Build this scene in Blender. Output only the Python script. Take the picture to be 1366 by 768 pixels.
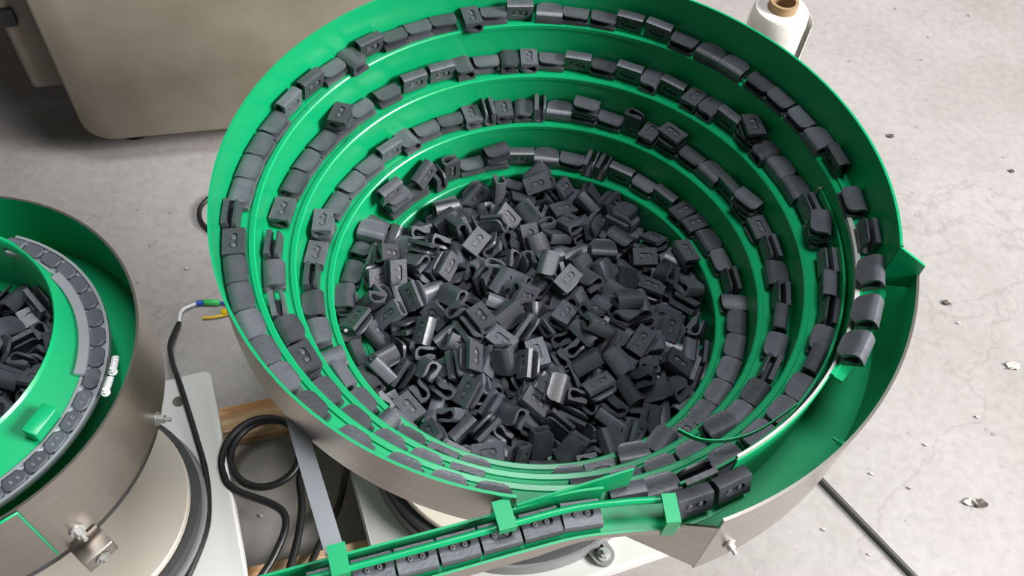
import bpy, math, random
from mathutils import Vector, Matrix
from mathutils.bvhtree import BVHTree

random.seed(7)
PI = math.pi
S = bpy.context.scene
C = S.collection
for o in list(bpy.data.objects):
    bpy.data.objects.remove(o)

# ------------------------------------------------------------------ camera, world, light, exposure
ZO = 0.675                                   # world floor is z = 0, the bowl plane sits ZO above it
cam_d = bpy.data.cameras.new('camera')
cam = bpy.data.objects.new('camera', cam_d)
C.objects.link(cam)
CAM = Vector((0, -0.6479, 0.6844 + ZO))
RGT = Vector((0.99023, 0.125624, 0.060525)); UPV = Vector((-0.137165, 0.799374, 0.584968)); FWD = Vector((-0.025104, 0.587555, -0.808795))
m = Matrix.Identity(4)
for i in range(3):
    m[i][0] = RGT[i]; m[i][1] = UPV[i]; m[i][2] = -FWD[i]; m[i][3] = CAM[i]
cam.matrix_world = m
FPX = 1200.0
cam_d.sensor_width = 36.0
cam_d.lens = FPX / 1366 * 36.0
cam_d.clip_start = 0.02
S.camera = cam

w = bpy.data.worlds.new('hall_daylight')
S.world = w
w.use_nodes = True
w.node_tree.nodes['Background'].inputs[0].default_value = (0.93, 0.97, 1.0, 1)
w.node_tree.nodes['Background'].inputs[1].default_value = 0.075

def area(name, loc, target, sx, sy, power, col):
    d = bpy.data.lights.new(name, 'AREA'); d.shape = 'RECTANGLE'; d.size = sx; d.size_y = sy
    d.energy = power; d.color = col
    o = bpy.data.objects.new(name, d); C.objects.link(o)
    o.location = loc
    o.rotation_euler = (Vector(target) - Vector(loc)).to_track_quat('-Z', 'Y').to_euler()
area('window_right_offscreen', (6.0, -0.7, 4.2), (0, 0, 0.5), 2.8, 2.4, 1150, (1.0, 0.985, 0.97))
area('ceiling_skylight_offscreen', (0.5, 0.4, 5.4), (0.0, 0.0, 0.0), 1.6, 1.6, 165, (0.92, 0.96, 1.0))

S.view_settings.view_transform = 'Standard'
S.view_settings.look = 'None'
S.view_settings.gamma = 1
S.view_settings.use_curve_mapping = False
S.view_settings.exposure = 0.0

# ------------------------------------------------------------------ materials
def mat(name, col, rough=0.5, metal=0.0, noise=None, bump=None, col2=None, coat=0.0, spec=0.5, objrand=None, stretch=None, pos=False):
    """noise=(scale, amount): colour mixes towards col2 (or darker); bump=(scale, strength)"""
    M = bpy.data.materials.new(name); M.use_nodes = True
    nt = M.node_tree; b = nt.nodes['Principled BSDF']
    b.inputs['Base Color'].default_value = (*col, 1)
    b.inputs['Roughness'].default_value = rough
    b.inputs['Metallic'].default_value = metal
    b.inputs['Specular IOR Level'].default_value = spec
    b.inputs['Coat Weight'].default_value = coat
    b.inputs['Coat Roughness'].default_value = 0.12
    def coords():
        if pos:
            g = nt.nodes.new('ShaderNodeNewGeometry'); out = g.outputs['Position']
        else:
            g = nt.nodes.new('ShaderNodeTexCoord'); out = g.outputs['Object']
        if stretch:
            mp = nt.nodes.new('ShaderNodeMapping'); mp.inputs['Scale'].default_value = stretch
            nt.links.new(out, mp.inputs['Vector']); out = mp.outputs['Vector']
        return out
    cur = None
    if noise:
        n = nt.nodes.new('ShaderNodeTexNoise'); n.inputs['Scale'].default_value = noise[0]
        n.inputs['Detail'].default_value = 6; n.inputs['Roughness'].default_value = 0.6
        nt.links.new(coords(), n.inputs['Vector'])
        r = nt.nodes.new('ShaderNodeValToRGB')
        r.color_ramp.elements[0].position = 0.5 - noise[1] / 2; r.color_ramp.elements[1].position = 0.5 + noise[1] / 2
        c2 = col2 or tuple(c * 0.7 for c in col)
        r.color_ramp.elements[0].color = (*c2, 1); r.color_ramp.elements[1].color = (*col, 1)
        nt.links.new(n.outputs['Fac'], r.inputs['Fac'])
        cur = r.outputs['Color']
    if objrand:
        oi = nt.nodes.new('ShaderNodeObjectInfo')
        mr = nt.nodes.new('ShaderNodeMapRange'); mr.inputs['To Min'].default_value = objrand[0]; mr.inputs['To Max'].default_value = objrand[1]
        nt.links.new(oi.outputs['Random'], mr.inputs['Value'])
        mx = nt.nodes.new('ShaderNodeMix'); mx.data_type = 'RGBA'; mx.blend_type = 'MULTIPLY'; mx.inputs[0].default_value = 1
        if cur: nt.links.new(cur, mx.inputs[6])
        else: mx.inputs[6].default_value = (*col, 1)
        cb = nt.nodes.new('ShaderNodeCombineColor')
        for k in range(3): nt.links.new(mr.outputs['Result'], cb.inputs[k])
        nt.links.new(cb.outputs[0], mx.inputs[7]); cur = mx.outputs[2]
    if cur: nt.links.new(cur, b.inputs['Base Color'])
    if bump:
        n2 = nt.nodes.new('ShaderNodeTexNoise'); n2.inputs['Scale'].default_value = bump[0]; n2.inputs['Detail'].default_value = 4
        nt.links.new(coords(), n2.inputs['Vector'])
        bp = nt.nodes.new('ShaderNodeBump'); bp.inputs['Strength'].default_value = bump[1]; bp.inputs['Distance'].default_value = 0.002
        nt.links.new(n2.outputs['Fac'], bp.inputs['Height']); nt.links.new(bp.outputs['Normal'], b.inputs['Normal'])
    return M

GREEN = mat('green_enamel', (0.0035, 0.355, 0.132), 0.33, noise=(9, 0.5), col2=(0.003, 0.315, 0.114), bump=(60, 0.04), coat=0.12, spec=0.4)
STEEL = mat('brushed_stainless', (0.50, 0.46, 0.42), 0.34, 1.0, noise=(7, 0.6), col2=(0.40, 0.36, 0.32), stretch=(1, 1, 18))
BARE = mat('bare_sheet_edge', (0.66, 0.65, 0.62), 0.42, 0.45, noise=(40, 0.5))
ALU = mat('aluminium_bar', (0.62, 0.65, 0.68), 0.42, 0.75, noise=(15, 0.5), col2=(0.52, 0.55, 0.58))
RUBBER = mat('black_rubber', (0.086, 0.089, 0.103), 0.38, noise=(55, 0.5), col2=(0.050, 0.052, 0.061), objrand=(0.55, 1.5), bump=(300, 0.12), spec=0.65, pos=True)
PIN = mat('grey_rubber_pin', (0.15, 0.15, 0.16), 0.4)
PAD = mat('slate_rubber_pad', (0.085, 0.092, 0.11), 0.5, noise=(300, 0.5), objrand=(0.8, 1.3))
CREAM = mat('cream_enamel', (0.78, 0.70, 0.61), 0.42, noise=(5, 0.5), col2=(0.72, 0.64, 0.55))
WHITE = mat('off_white_enamel', (0.80, 0.79, 0.76), 0.38, noise=(4, 0.5), col2=(0.75, 0.74, 0.71))
DGREY = mat('dark_grey_casting', (0.075, 0.075, 0.08), 0.55, noise=(20, 0.4))
MGREY = mat('mid_grey_casting', (0.27, 0.27, 0.275), 0.5, noise=(20, 0.4), col2=(0.23, 0.23, 0.235))
BLACK = mat('black_plastic', (0.012, 0.012, 0.013), 0.45)
CABLE = mat('black_cable_sheath', (0.014, 0.014, 0.015), 0.38, bump=(200, 0.1))
WOOD = mat('raw_pine', (0.76, 0.58, 0.36), 0.75, noise=(6, 0.25), col2=(0.40, 0.19, 0.07), stretch=(1, 6, 6), bump=(40, 0.3))
TANKM = mat('stained_beige_steel', (0.29, 0.255, 0.20), 0.62, noise=(4.5, 0.30), col2=(0.195, 0.165, 0.125), bump=(25, 0.05))
FILM = mat('milky_stretch_film', (0.72, 0.70, 0.65), 0.22, noise=(4, 0.6), col2=(0.62, 0.59, 0.53), stretch=(9, 9, 1), coat=0.4)
CARD = mat('brown_cardboard', (0.36, 0.23, 0.12), 0.85)
BLUE = mat('blue_connector', (0.02, 0.09, 0.45), 0.4)
GRNP = mat('green_connector', (0.05, 0.55, 0.12), 0.4)
YEL = mat('yellow_connector', (0.85, 0.55, 0.01), 0.4)
WIREW = mat('white_wire', (0.75, 0.75, 0.75), 0.4)
SCRAP = mat('dry_scrap', (0.16, 0.13, 0.11), 0.8, noise=(60, 0.6), col2=(0.05, 0.04, 0.035))
PALE = mat('pale_scrap', (0.55, 0.52, 0.48), 0.7)
RODM = mat('dull_dark_steel', (0.10, 0.095, 0.09), 0.55, 0.4)

def concrete():
    M = bpy.data.materials.new('worn_concrete'); M.use_nodes = True
    nt = M.node_tree; b = nt.nodes['Principled BSDF']; b.inputs['Roughness'].default_value = 0.62
    g = nt.nodes.new('ShaderNodeNewGeometry')
    def noise(sc, det=6, rough=0.6):
        n = nt.nodes.new('ShaderNodeTexNoise'); n.inputs['Scale'].default_value = sc; n.inputs['Detail'].default_value = det; n.inputs['Roughness'].default_value = rough
        nt.links.new(g.outputs['Position'], n.inputs['Vector']); return n.outputs['Fac']
    def ramp(src, stops):
        r = nt.nodes.new('ShaderNodeValToRGB'); e = r.color_ramp.elements
        e[0].position, e[0].color = stops[0][0], (*stops[0][1], 1); e[1].position, e[1].color = stops[-1][0], (*stops[-1][1], 1)
        for p, c in stops[1:-1]:
            x = e.new(p); x.color = (*c, 1)
        nt.links.new(src, r.inputs['Fac']); return r.outputs['Color']
    def mul(a, c, f=1.0):
        mx = nt.nodes.new('ShaderNodeMix'); mx.data_type = 'RGBA'; mx.blend_type = 'MULTIPLY'; mx.inputs[0].default_value = f
        nt.links.new(a, mx.inputs[6]); nt.links.new(c, mx.inputs[7]); return mx.outputs[2]
    base = ramp(noise(2.2), [(0.32, (0.33, 0.30, 0.28)), (0.55, (0.40, 0.37, 0.355)), (0.72, (0.44, 0.41, 0.395))])
    fine = ramp(noise(55, 4), [(0.30, (0.86, 0.86, 0.86)), (0.6, (1, 1, 1))])
    spots = ramp(noise(26, 3, 0.7), [(0.26, (0.45, 0.43, 0.42)), (0.34, (1, 1, 1))])
    c = mul(mul(base, fine), spots)
    # thin cracks
    vo = nt.nodes.new('ShaderNodeTexVoronoi'); vo.feature = 'DISTANCE_TO_EDGE'; vo.inputs['Scale'].default_value = 0.7
    wn = nt.nodes.new('ShaderNodeTexNoise'); wn.inputs['Scale'].default_value = 6; wn.inputs['Detail'].default_value = 5
    nt.links.new(g.outputs['Position'], wn.inputs['Vector'])
    ad = nt.nodes.new('ShaderNodeMix'); ad.data_type = 'RGBA'; ad.blend_type = 'ADD'; ad.inputs[0].default_value = 0.35
    nt.links.new(g.outputs['Position'], ad.inputs[6]); nt.links.new(wn.outputs['Color'], ad.inputs[7])
    nt.links.new(ad.outputs[2], vo.inputs['Vector'])
    cr = ramp(vo.outputs['Distance'], [(0.0, (0.86, 0.85, 0.84)), (0.004, (1, 1, 1))])
    c = mul(c, cr)
    nt.links.new(c, b.inputs['Base Color'])
    bp = nt.nodes.new('ShaderNodeBump'); bp.inputs['Strength'].default_value = 0.12; bp.inputs['Distance'].default_value = 0.003
    nt.links.new(noise(30, 5), bp.inputs['Height']); nt.links.new(bp.outputs['Normal'], b.inputs['Normal'])
    return M
CONC = concrete()

# ------------------------------------------------------------------ mesh helpers
class MB:
    def __init__(s): s.v = []; s.f = []; s.mi = []
    def add(s, vs, fs, mi=0):
        k = len(s.v); s.v += [tuple(x) for x in vs]
        for f in fs: s.f.append(tuple(i + k for i in f)); s.mi.append(mi)
    def box(s, c, d, rz=0.0, M=None, mi=0, bev=0.0):
        hx, hy, hz = d[0] / 2, d[1] / 2, d[2] / 2
        if bev > 0:
            o = []
            for (sx, sy) in ((1, 1), (-1, 1), (-1, -1), (1, -1)):
                a0 = math.atan2(sy, sx) - PI / 4
                for k in range(5):
                    a = a0 + k * PI / 8
                    o.append((sx * (hx - bev) + bev * math.cos(a), sy * (hy - bev) + bev * math.sin(a)))
            n = len(o); e = min(bev, hz) * 0.25
            pts = []
            for z, sc in ((-hz, 0), (hz - e, 0), (hz, e)):
                for x, y in o:
                    pts.append((x * (1 - sc / hx), y * (1 - sc / hy), z))
            fs = []
            for l in range(2):
                for i in range(n): fs.append((l * n + i, l * n + (i + 1) % n, (l + 1) * n + (i + 1) % n, (l + 1) * n + i))
            fs.append(tuple(range(n - 1, -1, -1))); fs.append(tuple(range(2 * n, 3 * n)))
        else:
            pts = [(x * hx, y * hy, z * hz) for z in (-1, 1) for y in (-1, 1) for x in (-1, 1)]
            fs = [(0, 2, 3, 1), (4, 5, 7, 6), (0, 1, 5, 4), (2, 6, 7, 3), (0, 4, 6, 2), (1, 3, 7, 5)]
        if M is None: M = Matrix.Translation(c) @ Matrix.Rotation(rz, 4, 'Z')
        else: M = Matrix.Translation(c) @ M.to_4x4()
        s.add([M @ Vector(p) for p in pts], fs, mi); return s
    def tube(s, path, r, n=10, closed=False, mi=0, rad=None):
        path = [Vector(p) for p in path]; N = len(path); rings = []
        prev = None
        for i, p in enumerate(path):
            if closed: t = path[(i + 1) % N] - path[i - 1]
            else: t = path[min(i + 1, N - 1)] - path[max(i - 1, 0)]
            t.normalize()
            if prev is None:
                a = Vector((0, 0, 1)) if abs(t.z) < 0.9 else Vector((1, 0, 0))
                prev = (a - t * a.dot(t)).normalized()
            else:
                prev = (prev - t * prev.dot(t)).normalized()
            b = t.cross(prev); rr = rad[i] if rad else r
            rings.append([p + (prev * math.cos(k * 2 * PI / n) + b * math.sin(k * 2 * PI / n)) * rr for k in range(n)])
        vs = [v for q in rings for v in q]; fs = []
        for i in range(N if closed else N - 1):
            j = (i + 1) % N
            for k in range(n): fs.append((i * n + k, i * n + (k + 1) % n, j * n + (k + 1) % n, j * n + k))
        if not closed:
            fs.append(tuple(range(n - 1, -1, -1))); fs.append(tuple((N - 1) * n + k for k in range(n)))
        s.add(vs, fs, mi); return s
    def lathe(s, prof, c=(0, 0), n=64, a0=0.0, a1=2 * PI, mis=None, close=False):
        """prof: (r, z) points; angle measured clockwise from the front"""
        full = abs(a1 - a0 - 2 * PI) < 1e-6
        cnt = n if full else n + 1; P = len(prof); vs = []
        for i in range(cnt):
            a = a0 + (a1 - a0) * i / n
            for r, z in prof: vs.append((c[0] - r * math.sin(a), c[1] - r * math.cos(a), z))
        k0 = len(s.v); s.v += vs
        PP = P if close else P - 1
        for i in range(n):
            j = (i + 1) % cnt
            for k in range(PP):
                k2 = (k + 1) % P
                s.f.append((k0 + i * P + k, k0 + i * P + k2, k0 + j * P + k2, k0 + j * P + k)); s.mi.append(mis[k] if mis else 0)
        if close and not full:
            s.f.append(tuple(k0 + k for k in range(P))); s.mi.append(0)
            s.f.append(tuple(k0 + n * P + k for k in range(P - 1, -1, -1))); s.mi.append(0)
        return s
    def sweep(s, secs, mis=None, cap=True, cap_mi=0):
        """secs: list of closed cross-sections (equal point counts)"""
        P = len(secs[0]); k0 = len(s.v)
        for q in secs: s.v += [tuple(p) for p in q]
        for i in range(len(secs) - 1):
            for k in range(P):
                k2 = (k + 1) % P
                s.f.append((k0 + i * P + k, k0 + i * P + k2, k0 + (i + 1) * P + k2, k0 + (i + 1) * P + k)); s.mi.append(mis[k] if mis else 0)
        if cap:
            s.f.append(tuple(k0 + k for k in range(P - 1, -1, -1))); s.mi.append(cap_mi)
            e = k0 + (len(secs) - 1) * P
            s.f.append(tuple(e + k for k in range(P))); s.mi.append(cap_mi)
        return s
    def mesh(s, name, mats, smooth=None):
        me = bpy.data.meshes.new(name); me.from_pydata(s.v, [], s.f)
        for q in (mats if isinstance(mats, (list, tuple)) else [mats]): me.materials.append(q)
        for p, i in zip(me.polygons, s.mi): p.material_index = i
        me.update()
        import bmesh
        bm = bmesh.new(); bm.from_mesh(me); bmesh.ops.recalc_face_normals(bm, faces=bm.faces); bm.to_mesh(me); bm.free()
        if smooth:
            for p in me.polygons: p.use_smooth = True
            me.set_sharp_from_angle(angle=math.radians(smooth))
        return me
    def build(s, name, mats, parent=None, smooth=40, off=(0, 0, ZO)):
        """vertices are given relative to the bowl plane; off lifts them to the world (or to the parent's frame)"""
        me = s.mesh(name, mats, smooth)
        o = bpy.data.objects.new(name, me); C.objects.link(o)
        if parent is not None:
            o.parent = parent; o.location = Vector(off) - Vector(parent.location)
        else: o.location = off
        return o

def tag(o, label=None, cat=None, group=None, kind=None):
    if label: o['label'] = label
    if cat: o['category'] = cat
    if group: o['group'] = group
    if kind: o['kind'] = kind
    return o
def empty(name, loc, label, cat, group=None):
    o = bpy.data.objects.new(name, None); C.objects.link(o); o.location = loc; o.empty_display_size = 0.05
    return tag(o, label, cat, group)
def sub(mb, name, mats, part, smooth=40):
    """a sub-part: child of a part whose frame is the same as its thing's build frame"""
    me = mb.mesh(name, mats, smooth)
    o = bpy.data.objects.new(name, me); C.objects.link(o); o.parent = part
    return o
def smooth_path(pts, n=6):
    pts = [Vector(p) for p in pts]; out = []
    for i in range(len(pts) - 1):
        p0 = pts[max(i - 1, 0)]; p1 = pts[i]; p2 = pts[i + 1]; p3 = pts[min(i + 2, len(pts) - 1)]
        for k in range(n):
            t = k / n
            out.append(0.5 * ((2 * p1) + (p2 - p0) * t + (2 * p0 - 5 * p1 + 4 * p2 - p3) * t * t + (3 * p1 - p0 - 3 * p2 + p3) * t ** 3))
    out.append(pts[-1]); return out
def cut(o, mb):
    """cut the closed shape mb (same frame as o's mesh) out of o"""
    c = bpy.data.objects.new('cutter', mb.mesh('cutter', o.data.materials[0])); C.objects.link(c)
    bpy.context.view_layer.update(); c.matrix_world = o.matrix_world.copy()
    md = o.modifiers.new('hole', 'BOOLEAN'); md.operation = 'DIFFERENCE'; md.object = c; md.solver = 'EXACT'
    bpy.context.view_layer.update()
    me = bpy.data.meshes.new_from_object(o.evaluated_get(bpy.context.evaluated_depsgraph_get()))
    o.modifiers.clear(); o.data = me; bpy.data.objects.remove(c)
def hexbolt(mb, c, axis, r, h, mi=0):
    """washer, hexagon head and stud along axis"""
    q = Vector(axis).to_track_quat('Z', 'Y').to_matrix(); c = Vector(c)
    def cyl(n, rr, z0, z1):
        vs = [c + q @ Vector((rr * math.cos(k * 2 * PI / n), rr * math.sin(k * 2 * PI / n), z)) for z in (z0, z1) for k in range(n)]
        fs = [(k, (k + 1) % n, n + (k + 1) % n, n + k) for k in range(n)] + [tuple(range(n - 1, -1, -1)), tuple(range(n, 2 * n))]
        mb.add(vs, fs, mi)
    cyl(14, r * 1.7, 0, h * 0.2); cyl(6, r * 1.15, h * 0.2, h * 0.75); cyl(10, r * 0.55, h * 0.75, h * 1.3)
    return mb

# ------------------------------------------------------------------ setting: floor
mb = MB(); mb.add([(-4, -3, -ZO), (4, -3, -ZO), (4, 5, -ZO), (-4, 5, -ZO)], [(0, 1, 2, 3)])
fl = mb.build('floor', CONC, smooth=None); tag(fl, 'grey worn concrete workshop floor', kind='structure')

# ------------------------------------------------------------------ spiral of the big bowl
TK = 0.0025
def rin(t): return 0.3247 + 0.0057 * (t - PI)
def zt(t): return -0.062 + 0.0088 * (t - PI)
def rrim(t): return 0.350 + 0.0023 * (t - PI)
def zrim(t): return 0.0087 * (t - PI)
def cyl(a, r, z): return (-r * math.sin(a), -r * math.cos(a), z)
D2R = PI / 180
T0 = -8 * PI + 206 * D2R                      # the track leaves the bowl floor here
TEND = 324 * D2R                              # end of the innermost edge of the top turn
TLED = 300 * D2R                              # end of the top ledge
TWALL = 277.3 * D2R                           # end of the outer wall
ZFLOOR = zt(T0) - 0.001
def rout(t):
    if t < -36 * D2R: return rin(t + 2 * PI)
    if t < 0: return 0.3425
    if t < TWALL: return rrim(t)
    d = t / D2R
    if d < 288: return 0.364 - (d - 280) / 8 * 0.007
    return 0.357 - (d - 288) / 12 * 0.007
def frange(a, b, step):
    n = max(1, int(round((b - a) / step))); return [a + (b - a) * i / n for i in range(n + 1)]

feeder = empty('bowl_feeder', (0, 0, 0), 'large stepped green vibratory bowl feeder with spiral tracks full of black clips', 'bowl feeder')

def ledge_mb(ta, tb, shrink=0.0):
    q = MB(); secs = []
    for t in frange(ta, tb, 3 * D2R):
        ri, ro, z = rin(t), rout(t) - shrink, zt(t)
        lip = 0.0024
        secs.append([cyl(t, ri - 0.0022, z - 0.004), cyl(t, ri - 0.0022, z + lip * 0.4), cyl(t, ri - 0.0008, z + lip), cyl(t, ri + 0.0042, z + lip * 0.8), cyl(t, ri + 0.0052, z),
                     cyl(t, ro, z), cyl(t, ro, z - TK)])
    return q.sweep(secs)
turn_names = ['track']
for (ta, tb) in ((T0, -6 * PI), (-6 * PI, -4 * PI), (-4 * PI, -2 * PI), (-2 * PI, 0.0), (0.0, TLED)):
    ledge_mb(ta, tb).build('track', GREEN, feeder)
# walls under each turn's inner edge
def wall_mb(ta, tb):
    q = MB(); secs = []
    for t in frange(ta, tb, 3 * D2R):
        r = rin(t); zl = max(zt(t - 2 * PI) - 0.004, ZFLOOR - 0.004) if t < TEND else zt(t - 2 * PI)
        zl = min(zl, zt(t) - 0.006)
        secs.append([cyl(t, r - 0.001, zl), cyl(t, r - 0.001, zt(t) - 0.001), cyl(t, r + 0.0012, zt(t) - 0.001), cyl(t, r + 0.0012, zl)])
    return q.sweep(secs)
for (ta, tb) in ((T0, -6 * PI), (-6 * PI, -4 * PI), (-4 * PI, -2 * PI), (-2 * PI, 0.0), (0.0, TLED)):
    wall_mb(ta, tb).build('step_wall', GREEN, feeder)
# the bare, unpainted edge along the end of the top turn
q = MB(); secs = []
for t in frange(258 * D2R, TEND, 2 * D2R):
    f = (t - 258 * D2R) / (TEND - 258 * D2R)
    wd = 0.0055 if f < 0.3 else 0.0055 - 0.003 * min(1, (f - 0.3) / 0.2)
    r = rin(t); z = zt(t) + 0.004
    zb = zt(t) - 0.002
    secs.append([cyl(t, r - 0.0026, zb), cyl(t, r - 0.0026, z), cyl(t, r - 0.0026 + wd, z), cyl(t, r - 0.0026 + wd, zb)])
q.sweep(secs).build('bare_edge', BARE, feeder)
q = MB(); secs = []
for t in frange(TLED, TEND, 2 * D2R):
    r = rin(t); z = zt(t) - 0.001
    secs.append([cyl(t, r - 0.001, -0.134), cyl(t, r - 0.001, z), cyl(t, r + 0.0012, z), cyl(t, r + 0.0012, -0.134)])
q.sweep(secs).build('step_wall', GREEN, feeder)
# second lip on the top turn
q = MB(); secs = []
for t in frange(172 * D2R, 256 * D2R, 2.5 * D2R):
    r = rin(t); z = zt(t)
    secs.append([cyl(t, r + 0.006, z - 0.0005), cyl(t, r + 0.006, z + 0.0035), cyl(t, r + 0.0085, z + 0.0035), cyl(t, r + 0.0085, z - 0.0005)])
q.sweep(secs).build('double_lip', GREEN, feeder)
# outer wall: green inside, stainless outside
q = MB(); secs = []
for t in frange(-1.5 * D2R, TWALL, 2.5 * D2R):
    r = rrim(t); z1 = zrim(t); z0 = zt(t) - 0.005
    secs.append([cyl(t, r, z0), cyl(t, r, z1), cyl(t, r + 0.0028, z1), cyl(t, r + 0.0028, z0)])
q.sweep(secs, mis=[0, 0, 1, 1], cap_mi=0).build('outer_wall', [GREEN, STEEL], feeder)
# bowl floor, slightly domed
q = MB(); q.lathe([(0.0005, ZFLOOR + 0.010), (0.06, ZFLOOR + 0.0085), (0.12, ZFLOOR + 0.005), (0.17, ZFLOOR), (0.222, ZFLOOR), (0.222, ZFLOOR - 0.012), (0.0005, ZFLOOR - 0.012)], n=72)
q.build('bowl_floor', GREEN, feeder)

# return basin on the right
BR, ZB0, ZB1 = 0.385, -0.134, -0.021
A0, A1 = 276.8 * D2R, 332 * D2R
basin = MB().lathe([(0.326, ZB0), (BR, ZB0), (BR, ZB0 - 0.003), (0.326, ZB0 - 0.003)], n=44, a0=252 * D2R, a1=A1, close=True).build('return_basin', GREEN, feeder)
q = MB(); q.lathe([(BR, ZB0 - 0.004), (BR, ZB1), (BR + 0.0028, ZB1), (BR + 0.0028, ZB0 - 0.004)], n=40, a0=A0, a1=A1, close=True, mis=[0, 1, 1, 1])
sub(q, 'basin_wall', [GREEN, STEEL], basin)
q = MB(); q.lathe([(BR, ZB0 - 0.004), (BR, -0.048), (BR + 0.0028, -0.048), (BR + 0.0028, ZB0 - 0.004)], n=16, a0=252 * D2R, a1=A0, close=True, mis=[0, 1, 1, 1])
sub(q, 'rear_basin_wall', [GREEN, STEEL], basin)
q = MB(); q.lathe([(0.326, ZB0 - 0.003), (0.326, -0.070), (BR, -0.050), (BR, ZB0 - 0.003)], n=1, a0=251.6 * D2R, a1=252 * D2R, close=True)
sub(q, 'rear_closing_sheet', STEEL, basin)
q = MB(); q.lathe([(0.328, ZB0), (0.328, -0.070), (0.3305, -0.070), (0.3305, ZB0)], n=40, a0=252 * D2R, a1=A1, close=True)
sub(q, 'basin_inner_wall', GREEN, basin)
q = MB(); ta = 277.0 * D2R                     # green tab joining the bowl wall to the basin
for tb, zc in ((ta, 0),):
    pts = []
    for r, z in ((0.3548, -0.048), (0.3548, 0.013), (0.3872, -0.006), (0.3872, -0.042)):
        pts.append(cyl(tb, r, z))
    d = Vector(cyl(tb + 0.012, 1, 0)) - Vector(cyl(tb, 1, 0)); d *= 0.25
    q.add(pts + [Vector(p) + d for p in pts], [(0, 1, 2, 3), (7, 6, 5, 4), (0, 4, 5, 1), (1, 5, 6, 2), (2, 6, 7, 3), (3, 7, 4, 0)])
sub(q, 'joining_tab', GREEN, basin)
q = MB()                                     # stainless end sheet of the basin
P0, P1 = Vector((0.182, -0.342, 0)), Vector((0.099, -0.317, 0))
nrm = Vector((P0 - P1)).cross(Vector((0, 0, 1))).normalized() * 0.0022
pts = [P0 + Vector((0, 0, ZB0)), P1 + Vector((0, 0, ZB0)), P1 + Vector((0, 0, -0.110)), P0 + Vector((0, 0, -0.038))]
q.add(pts + [p - nrm for p in pts], [(0, 1, 2, 3), (7, 6, 5, 4), (0, 4, 5, 1), (1, 5, 6, 2), (2, 6, 7, 3), (3, 7, 4, 0)])
sub(q, 'end_sheet', STEEL, basin)
q = MB(); c = Vector(cyl(328 * D2R, BR + 0.003, -0.098)); hexbolt(q, c, cyl(328 * D2R, 1, 0), 0.0038, 0.009)
sub(q, 'bolt', BARE, basin)
q = MB(); c = Vector(cyl(306 * D2R, BR - 0.0005, -0.075)); hexbolt(q, c, Vector(cyl(306 * D2R, -1, 0)), 0.0035, 0.009)
sub(q, 'bolt', GREEN, basin)
# flat spring strip bridging the second turn at the front right
strip = smooth_path([(0.150, -0.242, -0.064), (0.172, -0.249, -0.064), (0.200, -0.245, -0.062), (0.228, -0.230, -0.060), (0.262, -0.200, -0.058)], 5)
q = MB(); secs = []
for i, p in enumerate(strip):
    t = (strip[min(i + 1, len(strip) - 1)] - strip[max(i - 1, 0)]).normalized(); n_ = t.cross(Vector((0, 0, 1))) * 0.0006
    secs.append([p - n_, p - n_ + Vector((0, 0, 0.006)), p + n_ + Vector((0, 0, 0.006)), p + n_])
q.sweep(secs).build('deflector_strip', GREEN, feeder)

# discharge chute -----------------------------------------------------------
axis_pts = [(0.206, -0.291), (0.160, -0.318), (0.105, -0.331), (0.060, -0.343), (0.015, -0.3615), (-0.045, -0.388), (-0.105, -0.414), (-0.20, -0.456)]
axis = smooth_path([(x, y, -0.062 - 0.012 * i / 7) for i, (x, y) in enumerate(axis_pts)], 5)
def chute_frame(i):
    t = (axis[min(i + 1, len(axis) - 1)] - axis[max(i - 1, 0)]).normalized()
    return axis[i], t, Vector((-t.y, t.x, 0)).normalized()       # side points to the operator's front
def side_dir(i):
    p, t, s = chute_frame(i)
    return p, t, (s if s.y < 0 else -s)
floor_b, back_b, lip_b = [], [], []
for i in range(len(axis)):
    p, t, s = side_dir(i); Z = Vector((0, 0, 1))
    hw = 0.0150 if i > 6 else 0.0095 + 0.0008 * i
    floor_b.append([p - s * hw, p + s * hw, p + s * hw - Z * 0.0025, p - s * hw - Z * 0.0025])
    if i >= 12:
        hb = 0.028 if i < 18 else 0.022
        back_b.append([p - s * (hw + 0.0022), p - s * (hw + 0.0022) + Z * hb, p - s * hw + Z * hb, p - s * hw])
    if i >= 6:
        dz = 0.004 + 0.012 * max(0.0, min(1.0, (i - 14) / 5))
        lip_b.append([p + s * hw - Z * dz, p + s * hw + Z * 0.005, p + s * (hw + 0.0022) + Z * 0.005, p + s * (hw + 0.0022) - Z * dz])
chute = MB().sweep(floor_b).build('discharge_chute', GREEN, feeder)
sub(MB().sweep(back_b), 'back_wall', GREEN, chute)
sub(MB().sweep(lip_b, mis=[0, 0, 1, 1]), 'front_lip', [GREEN, STEEL], chute)
rod = []
for i in range(4, len(axis)):
    p, t, s = side_dir(i); rod.append(p - s * 0.002 + Vector((0, 0, 0.0265)))
sub(MB().tube(rod, 0.0032, 10), 'retaining_rod', GREEN, chute)
def clamp(i):
    p, t, s = side_dir(i); Z = Vector((0, 0, 1)); R3 = Matrix((t, s, Z)).transposed()
    q = MB()
    q.box(p - s * 0.0192 + Z * 0.016, (0.015, 0.004, 0.036), M=R3)
    q.box(p - s * 0.010 + Z * 0.0345, (0.015, 0.0225, 0.004), M=R3)
    q.box(p + s * 0.0025 + Z * 0.0318, (0.015, 0.004, 0.009), M=R3)
    return q
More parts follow.
